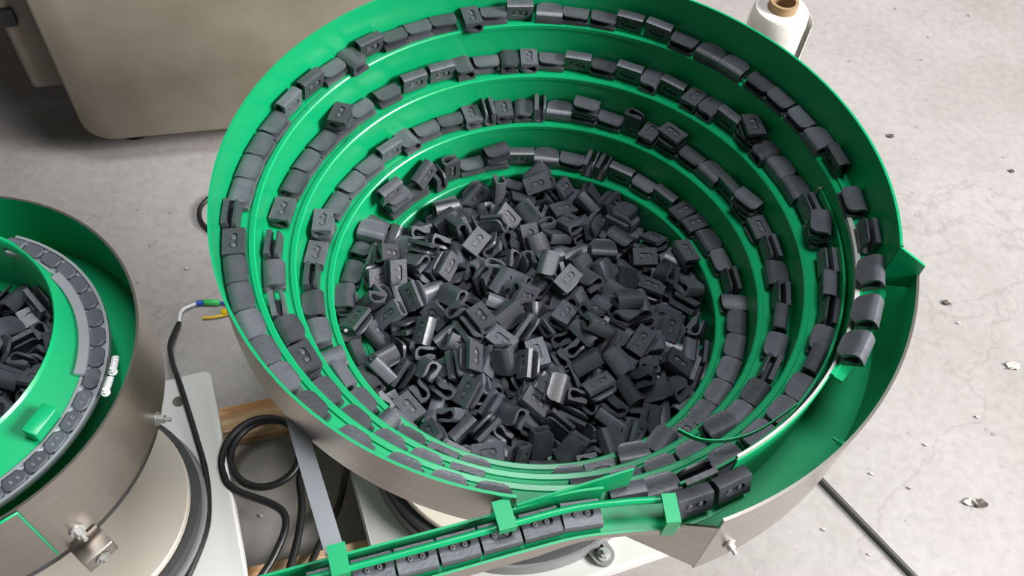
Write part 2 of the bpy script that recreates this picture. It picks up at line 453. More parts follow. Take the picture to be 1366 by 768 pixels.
for i in (7, 21, 31):
    if i == 7:
        p, t, s = side_dir(i); Z = Vector((0, 0, 1)); R3 = Matrix((t, s, Z)).transposed(); q = MB()
        q.box(p + s * 0.0192 + Z * 0.0165, (0.0125, 0.004, 0.027), M=R3); q.box(p + s * 0.008 + Z * 0.0310, (0.0125, 0.026, 0.003), M=R3)
        sub(q, 'clamp', GREEN, chute)
    else: sub(clamp(i), 'clamp', GREEN, chute)
# deflector plate behind the chute
q = MB(); a_, b_ = Vector((0.106, -0.302, -0.062)), Vector((0.010, -0.344, -0.066)); n_ = Vector((0.42, -0.9, 0)).normalized() * 0.002
pts = [a_, b_, b_ + Vector((0, 0, 0.024)), a_ + Vector((0, 0, 0.034))]
q.add(pts + [p + n_ for p in pts], [(0, 1, 2, 3), (7, 6, 5, 4), (0, 4, 5, 1), (1, 5, 6, 2), (2, 6, 7, 3), (3, 7, 4, 0)])
sub(q, 'deflector_plate', GREEN, chute)
# flat aluminium support bar
q = MB(); a_, b_ = Vector((-0.212, -0.265, -0.094)), Vector((-0.136, -0.400, -0.066))
d = b_ - a_; t = d.normalized(); s_ = t.cross(Vector((0, 0, 1))).normalized(); u_ = s_.cross(t)
q.box((a_ + b_) / 2, (d.length, 0.0165, 0.005), M=Matrix((t, s_, u_)).transposed())
tag(q.build('support_bar', ALU, feeder), 'pale aluminium flat bar')

# drive unit and base ------------------------------------------------------
def drive(parent, c, R, zc0):
    MB().lathe([(0.0005, -0.540), (R - 0.002, -0.540), (R, -0.542), (R, -0.552), (0.0005, -0.552)], c, 72).build('drive_disc', CREAM, parent)
    MB().lathe([(0.0005, -0.553), (R + 0.010, -0.556), (R + 0.011, -0.558), (R + 0.011, -0.575), (0.0005, -0.575)], c, 72).build('drive_skirt', DGREY, parent)
    MB().lathe([(0.0005, -0.576), (R + 0.014, -0.580), (R + 0.018, -0.599), (0.0005, -0.599)], c, 72).build('drive_foot', MGREY, parent)
    MB().lathe([(0.0005, zc0), (R * 0.30, zc0), (R * 0.30, -0.540), (0.0005, -0.540)], c, 40).build('drive_core', DGREY, parent)
def lug(parent, c, ang, base_r):
    d = Vector((math.cos(ang), math.sin(ang), 0)); s_ = Vector((-d.y, d.x, 0)); p0 = Vector((c[0], c[1], -0.600))
    q = MB(); o = []
    L0, L1, hw = base_r - 0.01, base_r + 0.028, 0.0165
    o.append(p0 + d * L0 - s_ * hw)
    for k in range(13):
        a = -PI / 2 + k * PI / 12; o.append(p0 + d * (L1 + hw * math.cos(a)) + s_ * hw * math.sin(a))
    o.append(p0 + d * L0 + s_ * hw)
    n = len(o); q.add([v for v in o] + [v + Vector((0, 0, 0.009)) for v in o], [(i, (i + 1) % n, n + (i + 1) % n, n + i) for i in range(n)] + [tuple(range(n, 2 * n)), tuple(range(n - 1, -1, -1))])
    lg = q.build('slotted_foot', MGREY, parent)
    q = MB(); cc = p0 + d * (L1 - 0.008) + Vector((0, 0, 0.0090)); o = []
    for k in range(16):
        a = k * PI / 8; o.append(cc + d * (0.010 * math.cos(a) + (0.010 if math.cos(a) > 0 else -0.012)) + s_ * 0.008 * math.sin(a))
    q.add([v - Vector((0, 0, 0.0070)) for v in o] + [v + Vector((0, 0, 0.0100)) for v in o], [(i, (i + 1) % 16, 16 + (i + 1) % 16, 16 + i) for i in range(16)] + [tuple(range(16, 32)), tuple(range(15, -1, -1))])
    cut(lg, q)
    q = MB(); hexbolt(q, cc + d * 0.009 + Vector((0, 0, 0.0001)), (0, 0, 1), 0.0062, 0.012); sub(q, 'bolt', BARE, lg)
YAW = 26.5 * D2R
drive(feeder, (-0.005, 0.0), 0.203, ZFLOOR - 0.012)
MB().box((-0.010, 0.0, -0.6125), (0.50, 0.50, 0.025), YAW, bev=0.014).build('base_plate', WHITE, feeder)
lug(feeder, (-0.005, 0), math.atan2(-0.165, 0.150), 0.205)
lug(feeder, (-0.005, 0), math.atan2(-0.165, 0.150) + PI / 2, 0.205)
lug(feeder, (-0.005, 0), math.atan2(-0.165, 0.150) + PI, 0.205)

# ------------------------------------------------------------------ the small feeder on the left
LC = (-0.605, -0.252)
left = empty('bowl_feeder', (LC[0], LC[1], 0), 'smaller green bowl feeder with stainless side and pads riding a silver rail', 'bowl feeder')
drive(left, (-0.594, -0.240), 0.158, -0.262)
lp = MB().box((-0.600, -0.246, -0.6125), (0.43, 0.43, 0.025), YAW, bev=0.014).build('base_plate', WHITE, left)
q = MB(); q.tube([(-0.532, -0.023, -0.66), (-0.532, -0.023, -0.56)], 0.0095, 24); cut(lp, q)
LR, LZ = 0.216, -0.117
q = MB(); aa, ab = -14 * D2R, 346 * D2R
q.lathe([(LR - 0.0028, -0.226), (LR - 0.0028, LZ), (LR, LZ), (LR, -0.226)], LC, 80, mis=[0, 1, 1, 1], close=True)
q.build('bowl_wall', [GREEN, STEEL], left)
MB().lathe([(0.145, -0.205), (LR - 0.003, -0.205), (LR - 0.003, -0.208), (0.145, -0.208)], LC, 72, close=True).build('bowl_floor', GREEN, left)
MB().lathe([(LR - 0.010, -0.220), (LR - 0.007, -0.220), (LR - 0.007, -0.246), (LR - 0.010, -0.246)], LC, 72, close=True).build('bottom_ring', STEEL, left)
MB().lathe([(0.0005, -0.246), (LR - 0.010, -0.246), (LR - 0.012, -0.264), (0.0005, -0.264)], LC, 72).build('bottom_plate', DGREY, left)
# ring plate between the eccentric hopper mouth and the rail
HC, HR = (-0.632, -0.239), 0.154
RC, RR, RW = (-0.602, -0.262), 0.184, 0.0235
q = MB(); secs = []
for k in range(73):
    a = k * 5 * D2R
    i_ = Vector((HC[0] - HR * math.sin(a), HC[1] - HR * math.cos(a), -0.124)); ri = RR - RW
    o_ = Vector((RC[0] - ri * math.sin(a), RC[1] - ri * math.cos(a), -0.131))
    if (o_ - Vector((HC[0], HC[1], -0.13))).length < HR + 0.001:
        o_ = i_ + (i_ - Vector((HC[0], HC[1], i_.z))).normalized() * 0.003 + Vector((0, 0, -0.001))
    secs.append([i_, o_, o_ - Vector((0, 0, 0.003)), i_ - Vector((0, 0, 0.003))])
q.sweep(secs, cap=False).build('ring_plate', GREEN, left)
MB().lathe([(HR, -0.124), (HR - 0.0025, -0.121), (HR - 0.005, -0.124), (HR - 0.012, -0.262), (HR - 0.009, -0.262)], HC, 72, close=True).build('hopper_wall', GREEN, left)
MB().lathe([(0.0005, -0.236), (HR - 0.009, -0.236), (HR - 0.009, -0.240), (0.0005, -0.240)], HC, 60).build('hopper_floor', GREEN, left)
rail = MB().lathe([(RR - RW, -0.137), (RR - RW, -0.130), (RR - RW + 0.003, -0.130), (RR - RW + 0.003, -0.133), (RR - 0.003, -0.133), (RR - 0.003, -0.129), (RR, -0.129), (RR, -0.137)], RC, 60, 186 * D2R, 390 * D2R, close=True).build('rail', ALU, left)
MB().lathe([(RR - 0.012, -0.137), (RR - 0.009, -0.137), (RR - 0.009, -0.204), (RR - 0.012, -0.204)], RC, 60, 200 * D2R, 390 * D2R, close=True).build('rail_support', GREEN, left)
def lpos(a, r, z, c=RC): return Vector((c[0] - r * math.sin(a), c[1] - r * math.cos(a), z))
# inner cover strips over the rail (silver) on the far part, green stop near the front
q = MB(); secs = []
for t in frange(212 * D2R, 262 * D2R, 3 * D2R):
    secs.append([lpos(t, RR - RW - 0.005, -0.1295), lpos(t, RR - RW - 0.005, -0.125), lpos(t, RR - RW + 0.005, -0.125), lpos(t, RR - RW + 0.005, -0.1295)])
q.sweep(secs).build('cover_strip', ALU, left)
q = MB(); t = 284 * D2R; tt = (lpos(t + 0.01, RR, 0) - lpos(t - 0.01, RR, 0)).normalized(); nn = (lpos(t, 1, 0) - lpos(t, 0, 0))
q.box(lpos(t, RR - RW - 0.0065, -0.119), (0.032, 0.016, 0.014), M=Matrix((tt, nn, Vector((0, 0, 1)))).transposed(), bev=0.002); q.build('stop_block', GREEN, left)
# white threaded adjusters beside the rail
for t in (257 * D2R, 264 * D2R):
    q = MB(); h = []
    for k in range(60):
        a = k * PI / 4; f = k / 59
        p = lpos(t + f * 0.075, RR + 0.011, -0.120); h.append(p + Vector((0, 0, 0.003 * math.sin(a))) + (lpos(t, 1, 0) - lpos(t, 0, 0)) * 0.003 * math.cos(a))
    q.tube(h, 0.0009, 6); ad = q.build('adjuster_spring', WIREW, left)
    q = MB(); hexbolt(q, lpos(t + 0.080, RR + 0.011, -0.123), (0, 0, 1), 0.0026, 0.006); sub(q, 'screw', WIREW, ad)
# clamp block, bolts and side panel on the stainless wall
def lw(a, z, dr=0.0): return lpos(a, LR + dr, z, LC)
t = 302 * D2R; q = MB(); nn = (lw(t, 0, 1) - lw(t, 0, 0)).normalized(); tt = Vector((-nn.y, nn.x, 0))
q.box(lw(t, -0.246, 0.011), (0.034, 0.028, 0.020), M=Matrix((tt, nn, Vector((0, 0, 1)))).transposed(), bev=0.002)
cb = q.build('clamp_block', STEEL, left)
q = MB(); hexbolt(q, lw(t, -0.248, 0.0255), nn, 0.0045, 0.005); sub(q, 'screw', BARE, cb)
for tb, zz in ((302 * D2R, -0.214), (265 * D2R, -0.218)):
    q = MB(); hexbolt(q, lw(tb, zz), lw(tb, 0, 1) - lw(tb, 0, 0), 0.0045, 0.012); q.build('bolt', BARE, left)
q = MB(); secs = []
for tb in frange(309 * D2R, 345 * D2R, 3 * D2R):
    secs.append([lw(tb, -0.226, 0.0004), lw(tb, -0.119, 0.0004), lw(tb, -0.119, 0.003), lw(tb, -0.226, 0.003)])
pn = q.sweep(secs).build('side_panel', STEEL, left)
q = MB(); q.tube([lw(309 * D2R, -0.226, 0.002), lw(309 * D2R, -0.119, 0.002)] + [lw(tb, -0.118, 0.002) for tb in frange(311 * D2R, 345 * D2R, 3 * D2R)], 0.0014, 6)
sub(q, 'panel_edge', GREEN, pn)

# ------------------------------------------------------------------ rubber clips
LH = 0.017
def clip_mesh():
    """U-shaped moulding extruded along X: thick block leg with an oval recess (-Z), bend at -Y, thin flap (+Z)"""
    st = []                                   # (outer y, outer z, inner y, inner z, half length)
    st.append((0.0110, -0.0080, 0.0110, -0.0026, LH))
    st.append((0.0040, -0.0080, 0.0040, -0.0012, LH))
    st.append((-0.0020, -0.0080, -0.0022, -0.0034, LH))
    st.append((-0.0115, -0.0080, -0.0058, -0.0046, LH))
    st.append((-0.0122, -0.0060, -0.0088, -0.0030, LH))
    st.append((-0.0124, 0.0000, -0.0101, 0.0005, LH))
    st.append((-0.0112, 0.0048, -0.0088, 0.0036, LH))
    st.append((-0.0075, 0.0075, -0.0058, 0.0052, LH))
    st.append((-0.0030, 0.0080, -0.0022, 0.0044, LH))
    st.append((0.0030, 0.0072, 0.0030, 0.0034, LH))
    st.append((0.0068, 0.0068, 0.0068, 0.0032, LH - 0.0004))
    st.append((0.0100, 0.0066, 0.0098, 0.0036, LH - 0.0020))
    st.append((0.0120, 0.0068, 0.0118, 0.0042, LH - 0.0046))
    st.append((0.0130, 0.0072, 0.0127, 0.0050, LH - 0.0088))
    q = MB(); n = len(st); vs = []
    for yo, zo, yi, zi, h in st:
        vs += [(-h, yo, zo), (h, yo, zo), (h, yi, zi), (-h, yi, zi)]
    fs = []
    for i in range(n - 1):
        a, b = i * 4, i * 4 + 4
        if i >= 3:
            fs.append((a, a + 1, b + 1, b))                       # outside
        fs.append((a + 2, a + 3, b + 3, b + 2))                   # inside
        fs.append((a + 1, a + 2, b + 2, b + 1)); fs.append((a + 3, a, b, b + 3))
    fs.append((0, 3, 2, 1)); e = (n - 1) * 4; fs.append((e, e + 1, e + 2, e + 3))
    q.add(vs, fs)
    # recessed outer face of the block
    k0 = len(q.v); ov = []
    for k in range(16):
        a = k * PI / 8; cx = 0.0058 if math.cos(a) > 0 else -0.0058
        ov.append((cx + 0.0047 * math.cos(a), -0.0004 + 0.0047 * math.sin(a)))
    rect = []
    for k in range(16):                       # matching points on the rectangle border, reusing its corners
        a = k * PI / 8; x, y = math.cos(a), math.sin(a)
        s = min(LH / abs(x) if abs(x) > 1e-6 else 9, 0.01125 / abs(y) if abs(y) > 1e-6 else 9)
        rect.append([max(-LH, min(LH, x * s)), -0.00025 + max(-0.01125, min(0.01125, y * s))])
    for k in (2, 6, 10, 14): rect[k] = [LH if k in (2, 14) else -LH, 0.011 if k in (2, 6) else -0.0115]
    q.v += [(x, y, -0.0080) for x, y in rect] + [(x, y, -0.0080) for x, y in ov] + [(x * 0.97, y * 0.97, -0.0060) for x, y in ov]; q.mi += []
    for k in range(16):
        k2 = (k + 1) % 16
        q.f.append((k0 + k, k0 + k2, k0 + 16 + k2, k0 + 16 + k)); q.mi.append(0)
        q.f.append((k0 + 16 + k, k0 + 16 + k2, k0 + 32 + k2, k0 + 32 + k)); q.mi.append(0)
    q.f.append(tuple(k0 + 32 + k for k in range(16))); q.mi.append(0)
    return q.mesh('rubber_clip', RUBBER, smooth=38)
CLIP = clip_mesh()
q = MB()
q.lathe([(0.0008, 0.0012), (0.0021, 0.0012), (0.0024, 0.0), (0.0024, -0.0004)], n=10)
PINM = q.mesh('pin', PIN, smooth=40)
PINLOC = [(-0.0052, -0.0004, -0.0062), (0.0052, -0.0004, -0.0062)]
def frame(pos, Y, Z, jit=0.0, rnd=random):
    Y = Vector(Y).normalized(); Z = Vector(Z); Z = (Z - Y * Z.dot(Y)).normalized(); X = Y.cross(Z)
    M = Matrix((X, Y, Z)).transposed()
    if jit:
        ax = Vector((rnd.uniform(-1, 1), rnd.uniform(-1, 1), rnd.uniform(-1, 1))).normalized()
        M = Matrix.Rotation(rnd.uniform(-jit, jit), 3, ax) @ M
    M = M.to_4x4(); M.translation = Vector(pos); return M
def make_clip(M, label, group):
    o = bpy.data.objects.new('rubber_clip', CLIP); C.objects.link(o)
    o.matrix_world = M; tag(o, label, 'rubber clip', group)
    # pins only where the recess is turned to a viewer above
    nz = -(M.to_3x3().col[2]); v = (CAM - M.translation).normalized()
    if nz.dot(v) > 0.15:
        for p in PINLOC:
            c = bpy.data.objects.new('pin', PINM); C.objects.link(c); c.parent = o
            c.matrix_local = Matrix.Translation(p) @ Matrix.Rotation(PI, 4, 'X')
    return o

RINGS = {
 1: '2.1A 9.4A 17A 26.2A 35.7A 42.9A 48.3A 52.1A 58.4A 64.3A 70.7U 77.6V 83.8A 90.3A 97.1A 103.6A 109.4B 116.6B 122.3A 125.8C 132.3B 138A 144.3A 150.3A 157.1C 161.4A 167.7B 174.8a 180.4A 187A 192.6B 199.4B 205.6A 212.1a 218.1a 225.2A 230.9A 237.4A 243.7a 250B 260.2A 268.9V 277.8R 286.7R 294.8R',
 2: '32.9A 41.5A 48.6D 55.9D 64.1V 72.9A 78.9V 89.9U 98A 104.8A 111.7A 118.3D 124.4A 133.3A 140.7B 148.2B 154.2C 159.9A 165.7C 168.9C 173.8A 181.5B 188.4A 195.3B 200.6C 206.1B 211.8C 216.1C 220B 224.7D 234.4C 239.2a 245.7a 253.9V 259.1D 268.9V 274.1B 278.7V 284.8A 292.4B 296.5A 305.2A 313.8A 321.9A 327.3V',
 3: '25A 32.3c 40.3A 54.4c 63.1A 71.4a 78.5V 85.6U 94.2D 103.9A 112.2A 118.2A 126.2B 132C 137.9A 145A 150.6C 156.3S 159.6C 164.1C 168.6S 173.3a 184.3D 189.9A 194.4E 196.9C 202.6D 209.9A 219.1a 226.3B 232.1D 243.5U 250.8V 259.2a 263.1V 272B 279.8A 284.9V 292.6A 304A 314D 321.1A',
 4: '34.5c 50.2U 69.8U 78.3a 91.2A 102.1A 111.1c 121.8D 127.8A 139S 142.7E 148.7A 158.9D 165.3B 173.6a 181.5A 189.4S 194S 201B 208.1A 214.7B 221.3C 226.4C 232.1a 240.2A 248.5V 255.2C 260.1A 266.7A 276.2A 284A 293.2A 303.9U 315.4D 328.3D'}
HALF = {'A': .0172, 'a': .0172, 'B': .0172, 'U': .0172, 'V': .0172, 'D': .0172, 'C': .0128, 'c': .0128, 'S': .0088, 'E': .0128, 'R': .0172}
WHERE = {1: 'outermost track', 2: 'second track from rim', 3: 'third track from rim', 4: 'innermost track'}
def side_of(a):
    for lim, nm in ((55, 'support bar side'), (125, 'small feeder side'), (180, 'cabinet side'), (240, 'film roll side'), (305, 'basin side'), (361, 'chute side')):
        if a <= lim: return nm
POSE = {'A': 'flap up', 'a': 'flap up, reversed,', 'B': 'on edge, recess showing,', 'U': 'recess up',
        'V': 'standing mouth up', 'C': 'turned end-on', 'c': 'turned end-on', 'S': 'standing upright end-on', 'E': 'stood on its short end', 'R': 'riding the bare steel edge'}
rnd = random.Random(11)
placed = []                                   # (matrix, label, group, ring)
for ring, txt in RINGS.items():
    seq = [(float(x[:-1]), x[-1]) for x in txt.split()]
    off = -2 * PI * (ring - 1)
    # fill the gaps the clips on the hidden front part leave
    full = []; prev = 0.0 if ring > 1 else None
    for a, p in seq + ([(352.0, None)] if ring > 1 else []):
        if prev is not None:
            r = rin(a * D2R + off) + 0.016; pitch = 0.036 / r / D2R
            g = a - prev
            k = int((g - 0.7 * pitch) / pitch) if g > 1.75 * pitch else 0
            if ring == 1 and a > 252: k = 0
            for j in range(k): full.append((prev + (j + 1) * g / (k + 1), rnd.choice('AAAaUB')))
        if p: full.append((a, p))
        prev = a
    last = None
    for a, p in full:
        t = a * D2R + off; r = rin(t) + 0.0175
        if last is not None:
            t = max(t, last[0] + (last[1] + HALF[p] + 0.0006) / r)
        last = (t, HALF[p])
        if ring == 4 and t > -4 * PI - 0.25: continue
        if 2 <= ring and t > off + 345 * D2R and ring == 2: continue
        nv = Vector(cyl(t, 1, 0)); tv = Vector((-math.cos(t), math.sin(t), 0)); u = Vector((0, 0, 1)); z = zt(t) + ZO + 0.0010
        rc = rin(t) + 0.0205
        if ring == 1: rc = min(rc, rrim(t) - {'B': 0.0112, 'V': 0.0110, 'C': 0.0186, 'c': 0.0186, 'S': 0.0186}.get(p, 0.0140))
        P = lambda h, rr=None: Vector(cyl(t, rr or rc, z + h))
        j = 0.03; top = None
        if p in 'AD': M = frame(P(0.0086), -nv, u, j, rnd)
        elif p == 'a': M = frame(P(0.0086), nv, u, j, rnd)
        elif p == 'B': M = frame(P(0.0134), -u + nv * 0.12, nv + u * 0.12, j, rnd)
        elif p == 'U': M = frame(P(0.0086), nv * rnd.choice((-1, 1)), -u, j, rnd)
        elif p == 'V': M = frame(P(0.0134), u + nv * 0.1, -nv, j, rnd)
        elif p == 'C': M = frame(P(0.0088), tv * rnd.choice((-1, 1)), u * rnd.choice((-1, 1)), j, rnd)
        elif p == 'c': M = frame(P(0.0088), -tv, u, j, rnd)
        elif p == 'S': M = frame(P(0.0134), u, tv * rnd.choice((-1, 1)), j, rnd)
        elif p == 'R': M = frame(Vector(cyl(t, rin(t) + 0.0085, z + 0.0155)), -u * 0.62 - nv * 0.78, -nv * 0.62 + u * 0.78, j, rnd)
        elif p == 'E': M = frame(P(0.0178), tv, nv, j, rnd)
        placed.append((M, 'black rubber clip %s on %s, %s' % (POSE['A' if p == 'D' else p], WHERE[ring], side_of(a)), '%s clips on %s, %s' % ({'A': 'flap-up', 'D': 'flap-up', 'a': 'reversed flap-up', 'B': 'recess-out', 'U': 'recess-up', 'V': 'mouth-up', 'C': 'end-on', 'c': 'end-on', 'S': 'upright', 'E': 'upended', 'R': 'edge-riding'}[p], WHERE[ring], side_of(a)), ring))
        if p == 'D':
            kind = rnd.choice('AU')
            Y = (-nv + tv * rnd.uniform(-0.5, 0.5)).normalized()
            M2 = frame(P(0.0262, rc - 0.002), Y, u if kind == 'A' else -u, 0.05, rnd)
            placed.append((M2, 'black rubber clip stacked on another clip on %s, %s' % (WHERE[ring], side_of(a)), 'stacked clips on %s, %s' % (WHERE[ring], side_of(a)), ring))

# clips hanging at the mouth of the chute and riding in it
def at_axis(f):
    x = f * (len(axis) - 1); i = min(int(x), len(axis) - 2); k = x - i
    p, t, s = side_dir(i); p2 = axis[i + 1]
    return p.lerp(p2, k), t, s
dist = [0.0]
for i in range(1, len(axis)): dist.append(dist[-1] + (axis[i] - axis[i - 1]).length)
def at_dist(d):
    for i in range(1, len(axis)):
        if dist[i] >= d:
            k = (d - dist[i - 1]) / (dist[i] - dist[i - 1]); p, t, s = side_dir(i - 1)
            return axis[i - 1].lerp(axis[i], k), t, s
    p, t, s = side_dir(len(axis) - 1); return p, t, s
d0 = 0.150
for k in range(7):
    p, t, s = at_dist(d0 + k * 0.0362)
    M = frame(p + Vector((0, 0, ZO + 0.0094)), -s, Vector((0, 0, -1)), 0.0)
    placed.append((M, 'black rubber clip riding recess up in the green discharge chute', 'clips riding in the discharge chute', 0))
for k, (a, rr, zz) in enumerate(((327.0, 0.3545, -0.0440), (333.2, 0.3545, -0.0455))):
    t = a * D2R; nv = Vector(cyl(t, 1, 0)); u = Vector((0, 0, 1))
    M = frame(Vector(cyl(t, rr, zz + ZO)), -u + nv * 0.35, -nv - u * 0.35, 0.0)
    placed.append((M, ('black rubber clip hanging at the mouth of the chute, recess facing the basin', 'black rubber clip entering the chute beside the green clamp')[k], None, 0))

# ------------------------------------------------------------------ heap: let the clips fall into the bowls
NH, NL, SC = 430, 150, 20.0
def settle():
    """drop the clips with the rigid-body solver at 20x size; returns their matrices"""
    bpy.ops.rigidbody.world_add()
    rw = S.rigidbody_world
    col = bpy.data.collections.new('settling'); rw.collection = col
    rw.substeps_per_frame = 8; rw.solver_iterations = 10
    rw.point_cache.frame_start = 1; rw.point_cache.frame_end = 200
    g0 = tuple(S.gravity); S.gravity = (0, 0, -45)
    hull = CLIP.copy()
    hull.transform(Matrix.Scale(SC, 4))
    tmp = []
    def body(o, typ, shape):
        C.objects.link(o); col.objects.link(o)
        rb = o.rigid_body; rb.type = typ; rb.collision_shape = shape; rb.friction = 0.55; rb.restitution = 0.0
        rb.use_margin = True; rb.collision_margin = 0.004
        tmp.append(o); return o
    # collider from the bowl's own floor, ledges and walls
    cm = MB()
    cm.lathe([(0.0005, ZFLOOR + 0.010), (0.06, ZFLOOR + 0.0085), (0.12, ZFLOOR + 0.005), (0.17, ZFLOOR), (0.225, ZFLOOR)], n=48)
    for ta, tb in ((T0, -6 * PI), (-6 * PI, -4 * PI)):
        secs = []
        for t in frange(ta, tb, 6 * D2R):
            secs.append([cyl(t, rin(t) - 0.001, max(zt(t - 2 * PI), ZFLOOR - 0.004)), cyl(t, rin(t) - 0.001, zt(t) + 0.003), cyl(t, rout(t), zt(t) + 0.0005), cyl(t, rout(t), zt(t) - 0.004)])
        cm.sweep(secs)
    cm.lathe([(0.245, -0.30), (0.245, 0.9)], n=48)
    HZ = -0.236
    cm.lathe([(0.0005, HZ), (HR - 0.011, HZ), (HR - 0.006, -0.12), (HR - 0.006, 0.9)], HC, 48)
    cm.v = [(x * SC, y * SC, z * SC) for x, y, z in cm.v]
    body(bpy.data.objects.new('settle_floor', cm.mesh('settle_floor', RUBBER)), 'PASSIVE', 'MESH')
    for M, _, _, ring in placed:
        if ring == 4:
            o = bpy.data.objects.new('settle_fixed', hull); L = M.copy(); L.translation = (M.translation - Vector((0, 0, ZO))) * SC
            o.matrix_world = L; body(o, 'PASSIVE', 'CONVEX_HULL')
    rn = random.Random(5); act = []
    for k in range(NH + NL):
        lf = k >= NH
        c = HC if lf else (-0.004, -0.022); R = 0.115 if lf else 0.160; kk = k - NH if lf else k
        lay = kk // (14 if lf else 34)
        a = rn.uniform(0, 2 * PI); r = R * math.sqrt(rn.random())
        p = Vector((c[0] + r * math.cos(a), c[1] + r * math.sin(a), (-0.19 if lf else -0.215) + lay * 0.042 + rn.uniform(0, 0.02)))
        o = bpy.data.objects.new('settle_clip', hull)
        o.location = p * SC; o.rotation_mode = 'QUATERNION'
        qd = Vector((rn.gauss(0, 1), rn.gauss(0, 1), rn.gauss(0, 1), rn.gauss(0, 1))).normalized(); o.rotation_quaternion = qd
        body(o, 'ACTIVE', 'CONVEX_HULL'); o.rigid_body.mass = 1.0; o.rigid_body.linear_damping = 0.15; o.rigid_body.angular_damping = 0.25
        act.append((o, lf))
    S.frame_start = 1; S.frame_end = 200
    for fr in range(1, 151): S.frame_set(fr)
    dg = bpy.context.evaluated_depsgraph_get(); res = []
    for o, lf in act:
        M = o.evaluated_get(dg).matrix_world.copy(); t = M.translation / SC
        M = M.to_3x3().normalized().to_4x4(); M.translation = t + Vector((0, 0, ZO)); res.append((M, lf))
    bpy.ops.rigidbody.world_remove()
    for o in tmp: bpy.data.objects.remove(o)
    bpy.data.collections.remove(col); S.gravity = g0; S.frame_set(1)
    return res
heap = []
for M, lf in settle():
    t = M.translation
    if lf:
        if math.hypot(t.x - HC[0], t.y - HC[1]) < HR - 0.005 and -0.25 < t.z - ZO < -0.10: heap.append((M, lf))
    elif math.hypot(t.x, t.y) < 0.236 and ZFLOOR - 0.005 < t.z - ZO < -0.12: heap.append((M, lf))
print('settled', len(heap), 'of', NH + NL)

# which of the settled clips show most to someone looking into the bowl
def ranks():
    vs, fs, own = [], [], []
    base = [v.co.copy() for v in CLIP.vertices]; bf = [tuple(p.vertices) for p in CLIP.polygons]
    for k, (M, lf) in enumerate(heap):
        o = len(vs); vs += [M @ v for v in base]
        for f in bf: fs.append(tuple(i + o for i in f)); own.append(k)
    bvh = BVHTree.FromPolygons(vs, fs); cnt = [0] * len(heap)
    for yy in range(-60, 61):
        for xx in range(-75, 76):
            for cx, cy, stp in ((0, 0, 0.0032), (HC[0], HC[1], 0.0024)):
                tgt = Vector((cx + xx * stp, cy + yy * stp * 1.2, ZO - 0.24))
                h = bvh.ray_cast(CAM, (tgt - CAM).normalized())
                if h[2] is not None: cnt[own[h[2]]] += 1
    return cnt
cnt = ranks()
bigs = sorted([k for k in range(len(heap)) if not heap[k][1]], key=lambda k: -cnt[k])
lefts = sorted([k for k in range(len(heap)) if heap[k][1]], key=lambda k: -cnt[k])
NIND = 135
single = bigs[:NIND] + lefts[:14]
restm, restl = MB(), MB()
base = [v.co.copy() for v in CLIP.vertices]; bf = [tuple(p.vertices) for p in CLIP.polygons]
for k, (M, lf) in enumerate(heap):
    if k in single:
        up = -M.to_3x3().col[2].z
        e = M.to_3x3(); v_ = (CAM - M.translation).normalized()
        if lf: lab, grp = 'black rubber clip lying in the dark hopper of the smaller feeder', 'clips in the small hopper'
        else:
            ps = 'recess facing up' if up > 0.6 else 'smooth flap facing up' if up < -0.6 else 'keyhole end showing' if abs(e.col[0].dot(v_)) > 0.6 else 'mouth up' if e.col[1].z > 0.5 else 'tipped on its side'
            rr = math.hypot(M.translation.x, M.translation.y); an = math.degrees(math.atan2(-M.translation.x, -M.translation.y)) % 360
            pl = 'at the middle of the heap' if rr < 0.085 else ('in the heap, ' if rr < 0.15 else 'at the heap edge, ') + side_of(an)
            lab, grp = 'black rubber clip, %s, %s' % (ps, pl), '%s clips %s' % (ps, pl)
        make_clip(M, lab, grp)
    else:
        (restl if lf else restm).add([M @ v for v in base], bf)
for mb_, mt_, lab in ((restm, RUBBER, 'remaining black rubber clips filling the heap in the big bowl'), (restl, RUBBER, 'remaining black rubber clips at the bottom of the small hopper')):
    if mb_.v:
        o = bpy.data.objects.new('clip_heap', mb_.mesh('clip_heap', mt_, 38)); C.objects.link(o); tag(o, lab, 'rubber clips', None, 'stuff')
for M, lab, grp, ring in placed: make_clip(M, lab, grp)

# pads riding the rail of the small feeder ------------------------------------
q = MB(); o_ = []
for x, y in ((1, .45), (.62, 1), (-.62, 1), (-1, .45), (-1, -.45), (-.62, -1), (.62, -1), (1, -.45)): o_.append((x * 0.0118, y * 0.0078))
vs = [(x, y, 0) for x, y in o_] + [(x, y, 0.0035) for x, y in o_] + [(x * 0.86, y * 0.82, 0.0046) for x, y in o_]
q.add(vs, [(l * 8 + i, l * 8 + (i + 1) % 8, l * 8 + 8 + (i + 1) % 8, l * 8 + 8 + i) for l in (0, 1) for i in range(8)] + [tuple(range(16, 24)), tuple(range(7, -1, -1))])
PADM = q.mesh('rubber_pad', PAD, 30)
q = MB(); q.lathe([(0.0007, 0.0), (0.0013, 0.0006), (0.0018, 0.0)], n=8); DOTM = q.mesh('stud', PIN, 40)
k = 0
a = 187.0
while a < 352:
    t = a * D2R; p = lpos(t, RR - RW / 2, -0.133 + ZO); yawp = math.atan2(math.sin(t), -math.cos(t))
    o = bpy.data.objects.new('rubber_pad', PADM); C.objects.link(o); o.location = p; o.rotation_euler = (0, 0, yawp)
    far = a < 266
    tag(o, 'slate octagonal rubber pad on the silver rail, beside the %s' % ('silver cover strip' if far else 'green stop block'), 'rubber pad', 'pads beside the cover strip' if far else 'pads beside the stop block')
    if not far:
        for sx in (-1, 1):
            c = bpy.data.objects.new('stud', DOTM); C.objects.link(c); c.parent = o; c.location = (sx * 0.0035, 0, 0.0046)
    a += 8.4 if far else 8.0

